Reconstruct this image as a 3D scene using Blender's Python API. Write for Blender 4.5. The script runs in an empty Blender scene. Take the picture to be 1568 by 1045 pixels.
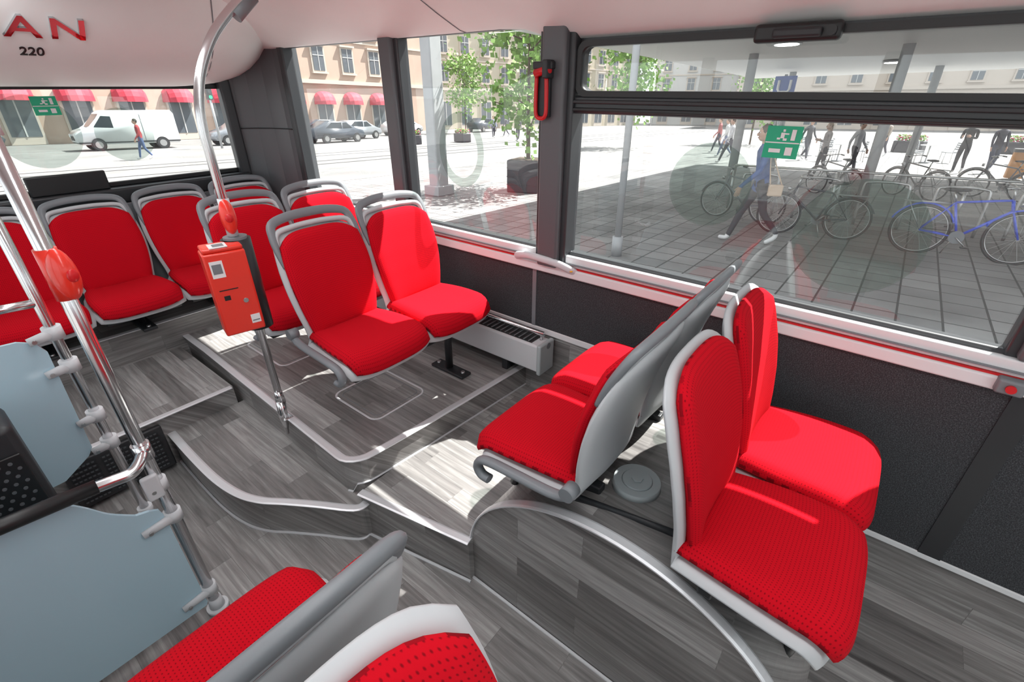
import bpy, bmesh, math, random
from mathutils import Vector, Matrix
random.seed(7)
D=bpy.data; SC=bpy.context.scene
sin,cos,pi=math.sin,math.cos,math.pi
# ---------------------------------------------------------------- materials
def newmat(name):
    m=D.materials.new(name); m.use_nodes=True
    nt=m.node_tree; b=nt.nodes['Principled BSDF']
    return m,nt,b
def mat(name,col,rough=.5,metal=0.,spec=.5,emit=None,noise=0.,nscale=30.,bump=0.,bscale=200.,coat=0.):
    m,nt,b=newmat(name)
    b.inputs['Base Color'].default_value=(*col,1); b.inputs['Roughness'].default_value=rough
    b.inputs['Metallic'].default_value=metal; b.inputs['Specular IOR Level'].default_value=spec
    if coat: b.inputs['Coat Weight'].default_value=coat
    if emit: b.inputs['Emission Color'].default_value=(*emit[:3],1); b.inputs['Emission Strength'].default_value=emit[3]
    if noise or bump:
        tc=nt.nodes.new('ShaderNodeTexCoord')
    if noise:
        n=nt.nodes.new('ShaderNodeTexNoise'); n.inputs['Scale'].default_value=nscale; n.inputs['Detail'].default_value=4
        nt.links.new(tc.outputs['Object'],n.inputs['Vector'])
        r=nt.nodes.new('ShaderNodeMapRange'); r.inputs[1].default_value=.3; r.inputs[2].default_value=.7
        r.inputs[3].default_value=1-noise; r.inputs[4].default_value=1+noise
        nt.links.new(n.outputs['Fac'],r.inputs[0])
        mx=nt.nodes.new('ShaderNodeVectorMath'); mx.operation='SCALE'; mx.inputs[0].default_value=col
        nt.links.new(r.outputs[0],mx.inputs['Scale']); nt.links.new(mx.outputs[0],b.inputs['Base Color'])
    if bump:
        n2=nt.nodes.new('ShaderNodeTexNoise'); n2.inputs['Scale'].default_value=bscale
        nt.links.new(tc.outputs['Object'],n2.inputs['Vector'])
        bp=nt.nodes.new('ShaderNodeBump'); bp.inputs['Strength'].default_value=bump; bp.inputs['Distance'].default_value=.002
        nt.links.new(n2.outputs['Fac'],bp.inputs['Height']); nt.links.new(bp.outputs[0],b.inputs['Normal'])
    return m
def wood(name,mode):
    m,nt,b=newmat(name); N=nt.nodes.new; L=nt.links.new
    tc=N('ShaderNodeTexCoord'); sx=N('ShaderNodeSeparateXYZ'); L(tc.outputs['Object'],sx.inputs[0])
    ad=N('ShaderNodeMath'); ad.operation='ADD'
    cb=N('ShaderNodeCombineXYZ')
    if mode=='Y':
        L(sx.outputs['X'],ad.inputs[0]); L(sx.outputs['Z'],ad.inputs[1]); L(sx.outputs['Y'],cb.inputs[0]); L(ad.outputs[0],cb.inputs[1])
    else:
        L(sx.outputs['Y'],ad.inputs[0]); L(sx.outputs['Z'],ad.inputs[1]); L(sx.outputs['X'],cb.inputs[0]); L(ad.outputs[0],cb.inputs[1])
    br=N('ShaderNodeTexBrick'); br.offset=.37; br.inputs['Scale'].default_value=1.0
    br.inputs['Brick Width'].default_value=.72; br.inputs['Row Height'].default_value=.105; br.inputs['Mortar Size'].default_value=.0012
    br.inputs['Color1'].default_value=(0,0,0,1); br.inputs['Color2'].default_value=(1,1,1,1); br.inputs['Mortar'].default_value=(.1,.1,.1,1)
    L(cb.outputs[0],br.inputs['Vector'])
    mp=N('ShaderNodeMapping'); mp.inputs['Scale'].default_value=(2.0,36,1); L(cb.outputs[0],mp.inputs[0])
    va=N('ShaderNodeVectorMath'); va.operation='MULTIPLY_ADD'; va.inputs[1].default_value=(7,3,0); L(br.outputs['Color'],va.inputs[0]); L(mp.outputs[0],va.inputs[2])
    no=N('ShaderNodeTexNoise'); no.inputs['Scale'].default_value=1.3; no.inputs['Detail'].default_value=7; no.inputs['Roughness'].default_value=.62; no.inputs['Distortion'].default_value=.5
    L(va.outputs[0],no.inputs['Vector'])
    r1=N('ShaderNodeMapRange'); r1.inputs[1].default_value=.28; r1.inputs[2].default_value=.74; L(no.outputs['Fac'],r1.inputs[0])
    bw=N('ShaderNodeRGBToBW'); L(br.outputs['Color'],bw.inputs[0])
    m1=N('ShaderNodeMath'); m1.operation='MULTIPLY'; m1.inputs[1].default_value=.44; L(bw.outputs[0],m1.inputs[0])
    m2=N('ShaderNodeMath'); m2.operation='MULTIPLY_ADD'; m2.inputs[1].default_value=.56; L(r1.outputs[0],m2.inputs[0]); L(m1.outputs[0],m2.inputs[2])
    cr=N('ShaderNodeValToRGB'); e=cr.color_ramp.elements
    e[0].position=0; e[0].color=(.066,.061,.061,1); e[1].position=1; e[1].color=(.52,.51,.50,1)
    x=cr.color_ramp.elements.new(.5); x.color=(.235,.226,.22,1)
    L(m2.outputs[0],cr.inputs[0]); L(cr.outputs[0],b.inputs['Base Color'])
    b.inputs['Roughness'].default_value=.33; b.inputs['Specular IOR Level'].default_value=.5
    bp=N('ShaderNodeBump'); bp.inputs['Strength'].default_value=.15; bp.inputs['Distance'].default_value=.002
    L(no.outputs['Fac'],bp.inputs['Height']); L(bp.outputs[0],b.inputs['Normal'])
    return m
def fabric():
    m,nt,b=newmat('red_fabric'); N=nt.nodes.new; L=nt.links.new
    tc=N('ShaderNodeTexCoord'); mp=N('ShaderNodeMapping'); mp.inputs['Scale'].default_value=(120,100,1)
    L(tc.outputs['UV'],mp.inputs[0])
    vo=N('ShaderNodeTexVoronoi'); vo.voronoi_dimensions='2D'; vo.inputs['Scale'].default_value=1; vo.inputs['Randomness'].default_value=0
    L(mp.outputs[0],vo.inputs['Vector'])
    r=N('ShaderNodeMapRange'); r.inputs[1].default_value=.10; r.inputs[2].default_value=.25; L(vo.outputs['Distance'],r.inputs[0])
    mx=N('ShaderNodeMix'); mx.data_type='RGBA'; mx.inputs[6].default_value=(.22,.003,.008,1); mx.inputs[7].default_value=(.54,.004,.013,1)
    L(r.outputs[0],mx.inputs[0]); L(mx.outputs[2],b.inputs['Base Color'])
    b.inputs['Roughness'].default_value=.95; b.inputs['Specular IOR Level'].default_value=.10
    no=N('ShaderNodeTexNoise'); no.inputs['Scale'].default_value=900; L(tc.outputs['UV'],no.inputs['Vector'])
    bp=N('ShaderNodeBump'); bp.inputs['Strength'].default_value=.25; bp.inputs['Distance'].default_value=.001
    L(no.outputs['Fac'],bp.inputs['Height']); L(bp.outputs[0],b.inputs['Normal'])
    return m
def glassmat(name,tint=(.95,.97,.96)):
    m=D.materials.new(name); m.use_nodes=True; nt=m.node_tree; nt.nodes.clear(); N=nt.nodes.new; L=nt.links.new
    o=N('ShaderNodeOutputMaterial'); t=N('ShaderNodeBsdfTransparent'); t.inputs[0].default_value=(*tint,1)
    g=N('ShaderNodeBsdfGlossy'); g.inputs['Roughness'].default_value=.01; g.inputs['Color'].default_value=(1,1,1,1)
    lw=N('ShaderNodeLayerWeight'); lw.inputs['Blend'].default_value=.5
    p=N('ShaderNodeMath'); p.operation='POWER'; p.inputs[1].default_value=4.; L(lw.outputs['Facing'],p.inputs[0])
    q=N('ShaderNodeMath'); q.operation='MULTIPLY_ADD'; q.inputs[1].default_value=.30; q.inputs[2].default_value=.09; L(p.outputs[0],q.inputs[0])
    d=N('ShaderNodeBsdfDiffuse'); d.inputs[0].default_value=(.8,.85,.85,1)
    m0=N('ShaderNodeMixShader'); m0.inputs[0].default_value=.045; L(t.outputs[0],m0.inputs[1]); L(d.outputs[0],m0.inputs[2])
    mx=N('ShaderNodeMixShader'); L(q.outputs[0],mx.inputs[0]); L(m0.outputs[0],mx.inputs[1]); L(g.outputs[0],mx.inputs[2]); L(mx.outputs[0],o.inputs[0])
    return m
def filmmat(name,tint,col,alpha):
    m=D.materials.new(name); m.use_nodes=True; nt=m.node_tree; nt.nodes.clear(); N=nt.nodes.new; L=nt.links.new
    o=N('ShaderNodeOutputMaterial'); t=N('ShaderNodeBsdfTransparent'); t.inputs[0].default_value=(*tint,1); d=N('ShaderNodeBsdfDiffuse'); d.inputs[0].default_value=(*col,1)
    mx=N('ShaderNodeMixShader'); mx.inputs[0].default_value=alpha
    L(t.outputs[0],mx.inputs[1]); L(d.outputs[0],mx.inputs[2]); L(mx.outputs[0],o.inputs[0]); return m
def speckle(name,c0,c1):
    m,nt,b=newmat(name); N=nt.nodes.new; L=nt.links.new
    tc=N('ShaderNodeTexCoord'); no=N('ShaderNodeTexNoise'); no.inputs['Scale'].default_value=260; no.inputs['Detail'].default_value=2
    L(tc.outputs['Object'],no.inputs['Vector']); cr=N('ShaderNodeValToRGB'); e=cr.color_ramp.elements
    e[0].position=.42; e[0].color=(*c0,1); e[1].position=.7; e[1].color=(*c1,1)
    L(no.outputs['Fac'],cr.inputs[0]); L(cr.outputs[0],b.inputs['Base Color']); b.inputs['Roughness'].default_value=.8; return m
def paver(name,c0,c1,cm,w,h,off=0.,ms=.012):
    m,nt,b=newmat(name); N=nt.nodes.new; L=nt.links.new
    tc=N('ShaderNodeTexCoord'); br=N('ShaderNodeTexBrick'); br.offset=off; br.inputs['Scale'].default_value=1
    br.inputs['Brick Width'].default_value=w; br.inputs['Row Height'].default_value=h; br.inputs['Mortar Size'].default_value=ms
    br.inputs['Color1'].default_value=(*c0,1); br.inputs['Color2'].default_value=(*c1,1); br.inputs['Mortar'].default_value=(*cm,1)
    L(tc.outputs['Object'],br.inputs['Vector'])
    no=N('ShaderNodeTexNoise'); no.inputs['Scale'].default_value=.7; no.inputs['Detail'].default_value=6; L(tc.outputs['Object'],no.inputs['Vector'])
    r=N('ShaderNodeMapRange'); r.inputs[1].default_value=.3; r.inputs[2].default_value=.7; r.inputs[3].default_value=.65; r.inputs[4].default_value=1.2; L(no.outputs['Fac'],r.inputs[0])
    v=N('ShaderNodeVectorMath'); v.operation='SCALE'; L(br.outputs['Color'],v.inputs[0]); L(r.outputs[0],v.inputs['Scale'])
    L(v.outputs[0],b.inputs['Base Color']); b.inputs['Roughness'].default_value=.75; return m

M_floor=wood('wood_vinyl_long','Y'); M_floorx=wood('wood_vinyl_cross','X')
M_red=fabric()
M_shell=mat('seat_shell_grey',(.52,.54,.555),.5,spec=.35)
M_hand=mat('handle_grey',(.185,.20,.215),.42)
M_dark=mat('dark_plastic',(.022,.024,.027),.45)
M_black=mat('black_rubber',(.010,.011,.012),.4)
M_frame=mat('window_frame_dark',(.035,.038,.042),.35)
M_pillar=mat('pillar_grey',(.10,.107,.115),.4)
M_steel=mat('brushed_steel',(.75,.75,.76),.20,1.0)
M_alu=mat('aluminium_trim',(.76,.77,.79),.38,.40)
M_white=mat('interior_white',(.83,.835,.825),.45,noise=.02,nscale=3)
M_sill=mat('sill_white',(.74,.76,.77),.4,spec=.25)
M_panel=speckle('charcoal_wall_panel',(.018,.02,.023),(.075,.08,.088))
M_validator=mat('validator_red',(.78,.035,.018),.35,coat=.3)
M_button=mat('button_red',(.80,.035,.02),.3,coat=.4)
M_redplain=mat('red_plain',(.60,.01,.015),.35)
M_clamp=mat('clamp_white',(.62,.64,.66),.35)
M_bluepan=mat('partition_bluegrey',(.46,.64,.73),.10,spec=.6)
M_grille=mat('grille_black',(.03,.03,.033),.5)
M_cap=mat('cap_grey',(.42,.47,.48),.4)
M_green=mat('exit_green',(.01,.42,.22),.4)
M_sticker=mat('sticker_white',(.8,.8,.8),.4)
M_glass=glassmat('window_glass')
M_film=filmmat('glass_decal',(.66,.73,.70),(.30,.36,.34),.16)
M_chrome=mat('chrome_letter',(.55,.55,.57),.15,1.)
M_lrefl=mat('letter_red_reflection',(.42,.035,.045),.18,.75)  # red reflection on the chrome letters, put into their face colour
M_bolt=mat('bolt_metal',(.5,.5,.5),.3,1.)
# ---------------------------------------------------------------- mesh builder
class MB:
    def __init__(s): s.bm=bmesh.new(); s.mats=[]; s.uv=s.bm.loops.layers.uv.new('UVMap')
    def mi(s,m):
        if m not in s.mats: s.mats.append(m)
        return s.mats.index(m)
    def face(s,vs,m,smooth=False):
        try: f=s.bm.faces.new(vs)
        except ValueError: return None
        f.material_index=s.mi(m); f.smooth=smooth; return f
    def box(s,x0,x1,y0,y1,z0,z1,m,bev=0.,mx=None):
        co=[(x,y,z) for x in(x0,x1) for y in(y0,y1) for z in(z0,z1)]
        v=[s.bm.verts.new((mx@Vector(c)) if mx else c) for c in co]
        fs=[s.face([v[i] for i in q],m) for q in((0,1,3,2),(4,6,7,5),(0,4,5,1),(2,3,7,6),(0,2,6,4),(1,5,7,3))]
        if bev:
            es=list({e for f in fs for e in f.edges})
            r=bmesh.ops.bevel(s.bm,geom=es,offset=bev,segments=3,profile=.5,affect='EDGES')
            for f in r['faces']: f.material_index=s.mi(m); f.smooth=True
    def tube(s,path,r,m,n=12,closed=False,fl=1.,up=None,caps=True):
        P=[Vector(p) for p in path]; k=len(P)
        R=r if isinstance(r,(list,tuple)) else [r]*k
        rings=[]; prev=None
        for i in range(k):
            if closed: t=(P[(i+1)%k]-P[i-1]).normalized()
            else: t=(P[min(i+1,k-1)]-P[max(i-1,0)]).normalized()
            if up is not None: a=Vector(up)
            elif prev is None: a=Vector((0,0,1)) if abs(t.z)<.9 else Vector((1,0,0))
            else: a=prev
            a=(a-t*a.dot(t)).normalized(); prev=a; b=t.cross(a)
            rings.append([s.bm.verts.new(P[i]+(a*cos(2*pi*j/n)+b*sin(2*pi*j/n)*fl)*R[i]) for j in range(n)])
        for i in range(k if closed else k-1):
            A=rings[i]; B=rings[(i+1)%k]
            for j in range(n): s.face([A[j],A[(j+1)%n],B[(j+1)%n],B[j]],m,True)
        if caps and not closed:
            s.face(rings[0][::-1],m); s.face(rings[-1],m)
    def cyl(s,p0,p1,r,m,n=20,r1=None): s.tube([p0,p1],[r,r if r1 is None else r1],m,n)
    def ell(s,c,rx,ry,rz,m,n=16,k=10,mx=None):
        c=Vector(c); rows=[]
        for i in range(1,k):
            th=pi*i/k; row=[]
            for j in range(n):
                p=Vector((rx*sin(th)*cos(2*pi*j/n),ry*sin(th)*sin(2*pi*j/n),rz*cos(th)))
                row.append(s.bm.verts.new(c+((mx@p) if mx else p)))
            rows.append(row)
        tp=Vector((0,0,rz)); T=s.bm.verts.new(c+((mx@tp) if mx else tp)); Bm=s.bm.verts.new(c-((mx@tp) if mx else tp))
        for j in range(n):
            s.face([T,rows[0][j],rows[0][(j+1)%n]],m,True); s.face([Bm,rows[-1][(j+1)%n],rows[-1][j]],m,True)
            for i in range(k-2): s.face([rows[i][j],rows[i+1][j],rows[i+1][(j+1)%n],rows[i][(j+1)%n]],m,True)
    def prism(s,poly,a,b,m,axis='Z',mside=None,smooth=False):
        def P(p,h):
            return {'Z':(p[0],p[1],h),'X':(h,p[0],p[1]),'Y':(p[0],h,p[1])}[axis]
        A=[s.bm.verts.new(P(p,a)) for p in poly]; B=[s.bm.verts.new(P(p,b)) for p in poly]
        k=len(poly)
        s.face(A[::-1],m); s.face(B,m)
        for i in range(k): s.face([A[i],A[(i+1)%k],B[(i+1)%k],B[i]],mside or m,smooth)
    def sweep(s,path,w,h,m,side=None,closed=False):
        P=[Vector(p) for p in path]; k=len(P); rings=[]
        for i in range(k):
            if closed: t=(P[(i+1)%k]-P[i-1]).normalized()
            else: t=(P[min(i+1,k-1)]-P[max(i-1,0)]).normalized()
            if side is None: sd=t.cross(Vector((0,0,1))).normalized(); up=Vector((0,0,1))
            else: sd=Vector(side); up=t.cross(sd).normalized()
            q=[(-w/2,0),(-w/2,h*.6),(-w*.3,h),(w*.3,h),(w/2,h*.6),(w/2,0)]
            rings.append([s.bm.verts.new(P[i]+sd*a+up*b) for a,b in q])
        for i in range(k if closed else k-1):
            A=rings[i]; B=rings[(i+1)%k]
            for j in range(6): s.face([A[j],A[(j+1)%6],B[(j+1)%6],B[j]],m,False)
        if not closed: s.face(rings[0],m); s.face(rings[-1][::-1],m)
    def grid(s,fn,nu,nv,m,smooth=True):
        V=[[s.bm.verts.new(fn(i/nu,j/nv)) for j in range(nv+1)] for i in range(nu+1)]
        for i in range(nu):
            for j in range(nv): s.face([V[i][j],V[i+1][j],V[i+1][j+1],V[i][j+1]],m,smooth)
    def pad(s,fn,nu,nv,th,m,uvs=(.45,.5)):
        F=[];B=[]
        for i in range(nu+1):
            u=-1+2*i/nu; fr=[];bk=[]
            for j in range(nv+1):
                v=j/nv; p,n=fn(u,v)
                e=max(abs(u),abs(2*v-1)); k=th*.5*(max(0.,1-e**9))**.5+th*.10
                fr.append(s.bm.verts.new(p+n*(k*1.1))); bk.append(s.bm.verts.new(p-n*k*.6))
            F.append(fr);B.append(bk)
        def q(vs,uv):
            f=s.face(vs,m,True)
            if f:
                for l,c in zip(f.loops,uv): l[s.uv].uv=c
        U=lambda i:(i/nu)*uvs[0]; W=lambda j:(j/nv)*uvs[1]
        for i in range(nu):
            for j in range(nv):
                uv=[(U(i),W(j)),(U(i+1),W(j)),(U(i+1),W(j+1)),(U(i),W(j+1))]
                q([F[i][j],F[i+1][j],F[i+1][j+1],F[i][j+1]],uv)
                q([B[i][j],B[i][j+1],B[i+1][j+1],B[i+1][j]],[uv[0],uv[3],uv[2],uv[1]])
        for i in range(nu):
            for j,fl in((0,0),(nv,1)):
                q([F[i][j],B[i][j],B[i+1][j],F[i+1][j]][::-1] if fl else [F[i][j],B[i][j],B[i+1][j],F[i+1][j]],[(U(i),W(j))]*4)
        for j in range(nv):
            for i in(0,nu): q([F[i][j],F[i][j+1],B[i][j+1],B[i][j]],[(U(i),W(j))]*4)
    def mesh(s,name):
        bmesh.ops.recalc_face_normals(s.bm,faces=s.bm.faces[:])
        me=D.meshes.new(name); s.bm.to_mesh(me); s.bm.free()
        for m in s.mats: me.materials.append(m)
        return me
    def obj(s,name,parent=None,mx=None):
        return link(s.mesh(name),name,parent,mx)
def link(me,name,parent=None,mx=None):
    o=D.objects.new(name,me); SC.collection.objects.link(o)
    if parent: o.parent=parent
    if mx is not None: o.matrix_local=mx
    return o
def empty(name,mx=None,parent=None):
    o=D.objects.new(name,None); SC.collection.objects.link(o); o.empty_display_size=.1
    if mx is not None: o.matrix_world=mx
    return o
def smoothpath(pts,n=6,closed=False):
    P=[Vector(p) for p in pts]; k=len(P); out=[]
    rng=range(k if closed else k-1)
    for i in rng:
        if closed: p0,p1,p2,p3=P[i-1],P[i],P[(i+1)%k],P[(i+2)%k]
        else: p0,p1,p2,p3=P[max(i-1,0)],P[i],P[i+1],P[min(i+2,k-1)]
        for j in range(n):
            t=j/n
            out.append(.5*((2*p1)+(p2-p0)*t+(2*p0-5*p1+4*p2-p3)*t*t+(-p0+3*p1-3*p2+p3)*t**3))
    if not closed: out.append(P[-1])
    return out
def T(x,y,z,rz=0,s=1): return Matrix.Translation((x,y,z))@Matrix.Rotation(rz,4,'Z')@Matrix.Scale(s,4)
def rrect(x0,x1,y0,y1,r,n=5):
    out=[]
    for cx,cy,a0 in((x1-r,y1-r,0),(x0+r,y1-r,90),(x0+r,y0+r,180),(x1-r,y0+r,270)):
        for i in range(n+1):
            a=math.radians(a0+90*i/n); out.append((cx+r*cos(a),cy+r*sin(a)))
    return out
# ================================================================= ROOM SHELL
XR=2.0; XL=-.68; YB=4.1; YF=-4.2; ZC=2.33
b=MB(); b.box(XL,XR+.08,YF,YB+.08,-.06,0,M_floor); b.obj('floor')
curve=[(.43,2.77),(.425,2.45),(.43,2.2),(.455,2.02),(.50,1.90),(.567,1.80),(.65,1.67),(.745,1.515),(.80,1.50)]
csm=[(p.x,p.y) for p in smoothpath([(a,c,0) for a,c in curve],5)]
b=MB(); b.prism(csm+[(.86,1.5),(.86,2.77)],0.0,.20,M_floor)
b.sweep([(x+.006,y,.198) for x,y in csm],.040,.006,M_alu)
b.sweep([(x-.006,y,.0) for x,y in csm],.012,.008,M_alu)
b.obj('floor_step_aisle')
b=MB(); b.prism([(.80,1.53),(.915,.955),(2.0,.955),(2.0,1.56)],0,.25,M_floor)
b.sweep([(.80,1.53,.248),(.918,.95,.248)],.040,.006,M_alu)
b.sweep([(.790,1.50,.0),(.908,.95,0)],.012,.008,M_alu)
b.obj('floor_step_footwell')
pc=[(.847,3.55),(.845,3.2),(.80,1.66)]+[(.80+.12-.12*cos(a),1.65-.10*sin(a)) for a in [math.radians(x) for x in (10,25,40,55,70,90)]]+[(1.2,1.525),(2.0,1.475)]
b=MB(); b.prism(pc+[(2.0,3.55)],0,.39,M_floor)
b.sweep([(x+.006,y+.006,.388) for x,y in pc],.040,.006,M_alu)
b.sweep([(x-.004,y-.004,.25 if y<1.6 else .2) for x,y in pc[3:]],.010,.006,M_alu)
b.obj('floor_platform')
b=MB(); b.box(XL,.80,2.77,3.56,0,.32,M_floor)
b.sweep([(XL,2.768,.318),(.79,2.768,.318)],.04,.006,M_alu)
b.box(XL,XR,3.55,YB,0,.53,M_floorx)
b.sweep([(XL,3.553,.528),(XR,3.553,.528)],.04,.006,M_alu)
b.obj('floor_rear_step')
ay,az,ry,rz=.36,.20,.60,.50
arc=[(ay+ry*cos(math.radians(a)),az+rz*sin(math.radians(a))) for a in range(0,181,4)]
b=MB(); b.prism([(ay+ry,0)]+arc+[(ay-ry,0)],.94,2.0,M_floor,axis='X')
b.sweep([(.948,y,z-.003) for y,z in arc]+[(.948,ay-ry,.0)],.040,.008,M_alu,side=(1,0,0))
b.sweep([(.932,ay+ry,0),(.932,ay-ry-.02,0)],.012,.008,M_alu)
b.sweep([(.935,ay-ry-.005,.0),(2.0,ay-ry-.005,0)],.012,.008,M_alu)
b.obj('floor_wheel_arch')
# right wall
b=MB()
b.box(XR,XR+.08,YF,YB+.08,-.06,1.14,M_floor)
b.box(XR+.02,XR+.08,YF,1.30,2.07,ZC+.1,M_white)
b.box(XR+.02,XR+.08,1.30,YB+.08,2.15,ZC+.1,M_white)
for y0,y1,x0 in((1.245,1.365,1.925),(2.40,2.505,1.95),(-.57,-.45,1.965),(-2.05,-1.93,1.96),(-3.6,-3.5,1.96)):
    b.box(x0,XR+.08,y0,y1,1.145 if y0<0 else 1.08,2.16,M_pillar,.012)
    b.box(x0+.03,XR+.06,y0-.03,y1+.03,1.10,2.16 if y0>0 else 2.07,M_frame,.01)
b.obj('wall_right')
b=MB()
b.box(1.985,2.0,.86,3.5,.69,1.035,M_panel); b.box(1.985,2.0,YF,.86,.27,1.035,M_panel)
b.box(1.98,1.998,1.40,1.425,.69,1.035,M_hand)
b.box(1.979,1.999,.86,3.5,.655,.69,M_sill,.004); b.box(1.979,1.999,YF,.86,.245,.272,M_sill,.004)
b.box(1.98,1.998,-.56,-.49,.27,1.035,M_dark)
b.obj('trim_wall_panel')
b=MB()
b.box(1.955,2.03,YF,3.6,1.035,1.084,M_sill,.008)
b.box(1.965,2.03,YF,3.6,1.084,1.090,M_redplain)
b.box(1.972,2.03,YF,3.6,1.090,1.145,M_sill,.006)
b.box(1.960,1.975,YF,3.6,1.106,1.111,M_hand)
b.obj('trim_sill')
b=MB()
cp=[(2.0,3.60),(1.985,3.66),(1.985,3.72),(1.95,3.86),(1.88,3.97),(1.80,4.04),(1.74,4.07),(1.74,4.18),(2.1,4.18),(2.1,3.60)]
b.prism(cp,.9,2.2,M_pillar,smooth=False); b.box(1.965,2.05,3.56,3.63,1.1,2.16,M_frame,.012)
b.box(1.70,1.78,4.02,4.1,1.28,1.95,M_frame,.015)
for z in (1.62,): b.tube([(x-.003,y-.003,z) for x,y in cp[1:7]],.004,M_dark,6)
b.obj('trim_corner_post')
b=MB(); b.box(XL,1.45,YF,YB+.08,ZC,ZC+.05,M_white); b.obj('ceiling')
prof=[(2.05,2.072),(1.99,2.078),(1.95,2.10),(1.90,2.135),(1.80,2.19),(1.68,2.245),(1.55,2.30),(1.42,2.335)]
b=MB(); b.grid(lambda u,v:(prof[round(u*7)][0],YF+(YB+.05-YF)*v,prof[round(u*7)][1]+(.07*(1-u/.6)*min(1,max(0,(YF+(YB-YF)*v-1.3)/.2)) if u<.6 else 0)),7,60,M_white)
for yy in(1.86,-.5):
    b.tube([(x-.003,yy,z-.001+(.07*(1-(i/7)/.6) if yy>1.5 and i/7<.6 else 0)) for i,(x,z) in enumerate(prof)],.002,M_hand,6)
b.obj('trim_ceiling_cove')
rp=[(4.12,1.905),(4.0,1.90),(3.88,1.905),(3.74,1.93),(3.6,1.975),(3.47,2.04),(3.36,2.12),(3.27,2.21),(3.2,2.30),(3.15,2.36)]
def rearp(u,v):
    x=XL+(2.0-XL)*v; i=u*9; k=min(8,int(i)); f=i-k
    y=rp[k][0]*(1-f)+rp[k+1][0]*f; z=rp[k][1]*(1-f)+rp[k+1][1]*f
    e=max(0,(x-1.35)/.65)
    return (x,min(4.12,y+.45*e**2),z+.10*e**2*(1-u))
b=MB(); b.grid(rearp,18,36,M_white)
b.tube([(rearp(1-t/10,.78+.05*t/10)[0],rearp(1-t/10,.78+.05*t/10)[1]-.001,rearp(1-t/10,.78+.05*t/10)[2]-.001) for t in range(0,9)],.003,M_hand,6)
b.obj('trim_rear_cove')
b=MB()
b.box(XL,XR+.08,YB,YB+.08,-.06,1.30,M_white)
b.box(XL,XR+.08,YB,YB+.08,1.92,ZC+.1,M_white)
b.obj('wall_back')
b=MB(); b.box(XL,1.76,3.99,4.10,1.22,1.315,M_dark,.015); b.box(XL,1.76,3.97,4.0,.53,1.22,M_hand,.005)
b.box(XL,1.76,4.07,4.1,1.315,1.345,M_black,.006); b.box(XL,1.76,4.07,4.1,1.885,1.92,M_black,.006)
b.obj('trim_rear_ledge')
b=MB(); b.box(.47,.86,4.005,4.035,1.315,1.43,M_black,.008); b.box(.55,.78,4.03,4.06,1.315,1.36,M_dark,.004); b.obj('monitor_housing')
def pane(name,vs,extra=None):
    b=MB(); b.face([b.bm.verts.new(v) for v in vs],M_glass)
    if extra: extra(b)
    b.obj(name)
def disc(b,fn,r,m,r0=0,n=40):
    for i in range(n):
        a0,a1=2*pi*i/n,2*pi*(i+1)/n
        b.face([b.bm.verts.new(fn(r0*cos(a0),r0*sin(a0))),b.bm.verts.new(fn(r*cos(a0),r*sin(a0))),b.bm.verts.new(fn(r*cos(a1),r*sin(a1))),b.bm.verts.new(fn(r0*cos(a1),r0*sin(a1)))] if r0 else
               [b.bm.verts.new(fn(0,0)),b.bm.verts.new(fn(r*cos(a0),r*sin(a0))),b.bm.verts.new(fn(r*cos(a1),r*sin(a1)))],m)
def ex_rear(b):
    disc(b,lambda p,q:(.64+p,YB-.0-.012,1.66+q),.20,M_film); disc(b,lambda p,q:(1.06+p,YB-.012,1.62+q),.16,M_film)
pane('window_rear',[(XL,YB,1.3),(1.76,YB,1.3),(1.76,YB,1.92),(XL,YB,1.92)],ex_rear)
GX=2.035
pane('window_1',[(GX,2.5,1.14),(GX,3.62,1.14),(GX,3.62,2.16),(GX,2.5,2.16)])
pane('window_2',[(GX,1.36,1.14),(GX,2.42,1.14),(GX,2.42,2.16),(GX,1.36,2.16)],lambda b:disc(b,lambda p,q:(GX-.008,1.97+p,1.585+q*1.15),.17,M_film,.125))
def ex3(b):
    disc(b,lambda p,q:(GX-.008,.60+p,1.55+q),.16,M_film); disc(b,lambda p,q:(GX-.010,.06+p,1.43+q),.20,M_film)
pane('window_3',[(GX,-.46,1.14),(GX,1.26,1.14),(GX,1.26,2.08),(GX,-.46,2.08)],ex3)
pane('window_4',[(GX,-4.1,1.14),(GX,-.55,1.14),(GX,-.55,2.08),(GX,-4.1,2.08)])
b=MB()
def yz_frame(b,y0,y1,z0,z1,w,x0,x1,m,r=.05):
    o=rrect(y0,y1,z0,z1,r); i=rrect(y0+w,y1-w,z0+w,z1-w,max(.005,r-w*.5))
    k=len(o)
    Vo=[[b.bm.verts.new((x,p[0],p[1])) for p in o] for x in(x0,x1)]; Vi=[[b.bm.verts.new((x,p[0],p[1])) for p in i] for x in(x0,x1)]
    for j in range(k):
        n=(j+1)%k
        b.face([Vo[0][j],Vo[0][n],Vi[0][n],Vi[0][j]],m); b.face([Vo[1][j],Vo[1][n],Vi[1][n],Vi[1][j]],m)
        b.face([Vo[0][j],Vo[0][n],Vo[1][n],Vo[1][j]],m,True); b.face([Vi[0][j],Vi[0][n],Vi[1][n],Vi[1][j]],m,True)
yz_frame(b,-.455,1.25,1.135,2.08,.022,2.0,2.05,M_frame,.03)
b.box(1.975,2.05,-.45,1.25,1.795,1.865,M_frame,.01)
b.box(1.962,1.985,-.45,1.25,1.805,1.82,M_black,.004); b.box(1.962,1.985,-.45,1.25,1.835,1.85,M_dark,.004)
yz_frame(b,-.44,1.215,1.862,2.068,.022,1.97,2.03,M_black,.045)
yz_frame(b,-4.0,-.56,1.135,2.08,.03,1.99,2.05,M_frame,.03)
yz_frame(b,1.37,2.40,1.135,2.15,.018,2.0,2.05,M_frame,.02)
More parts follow.
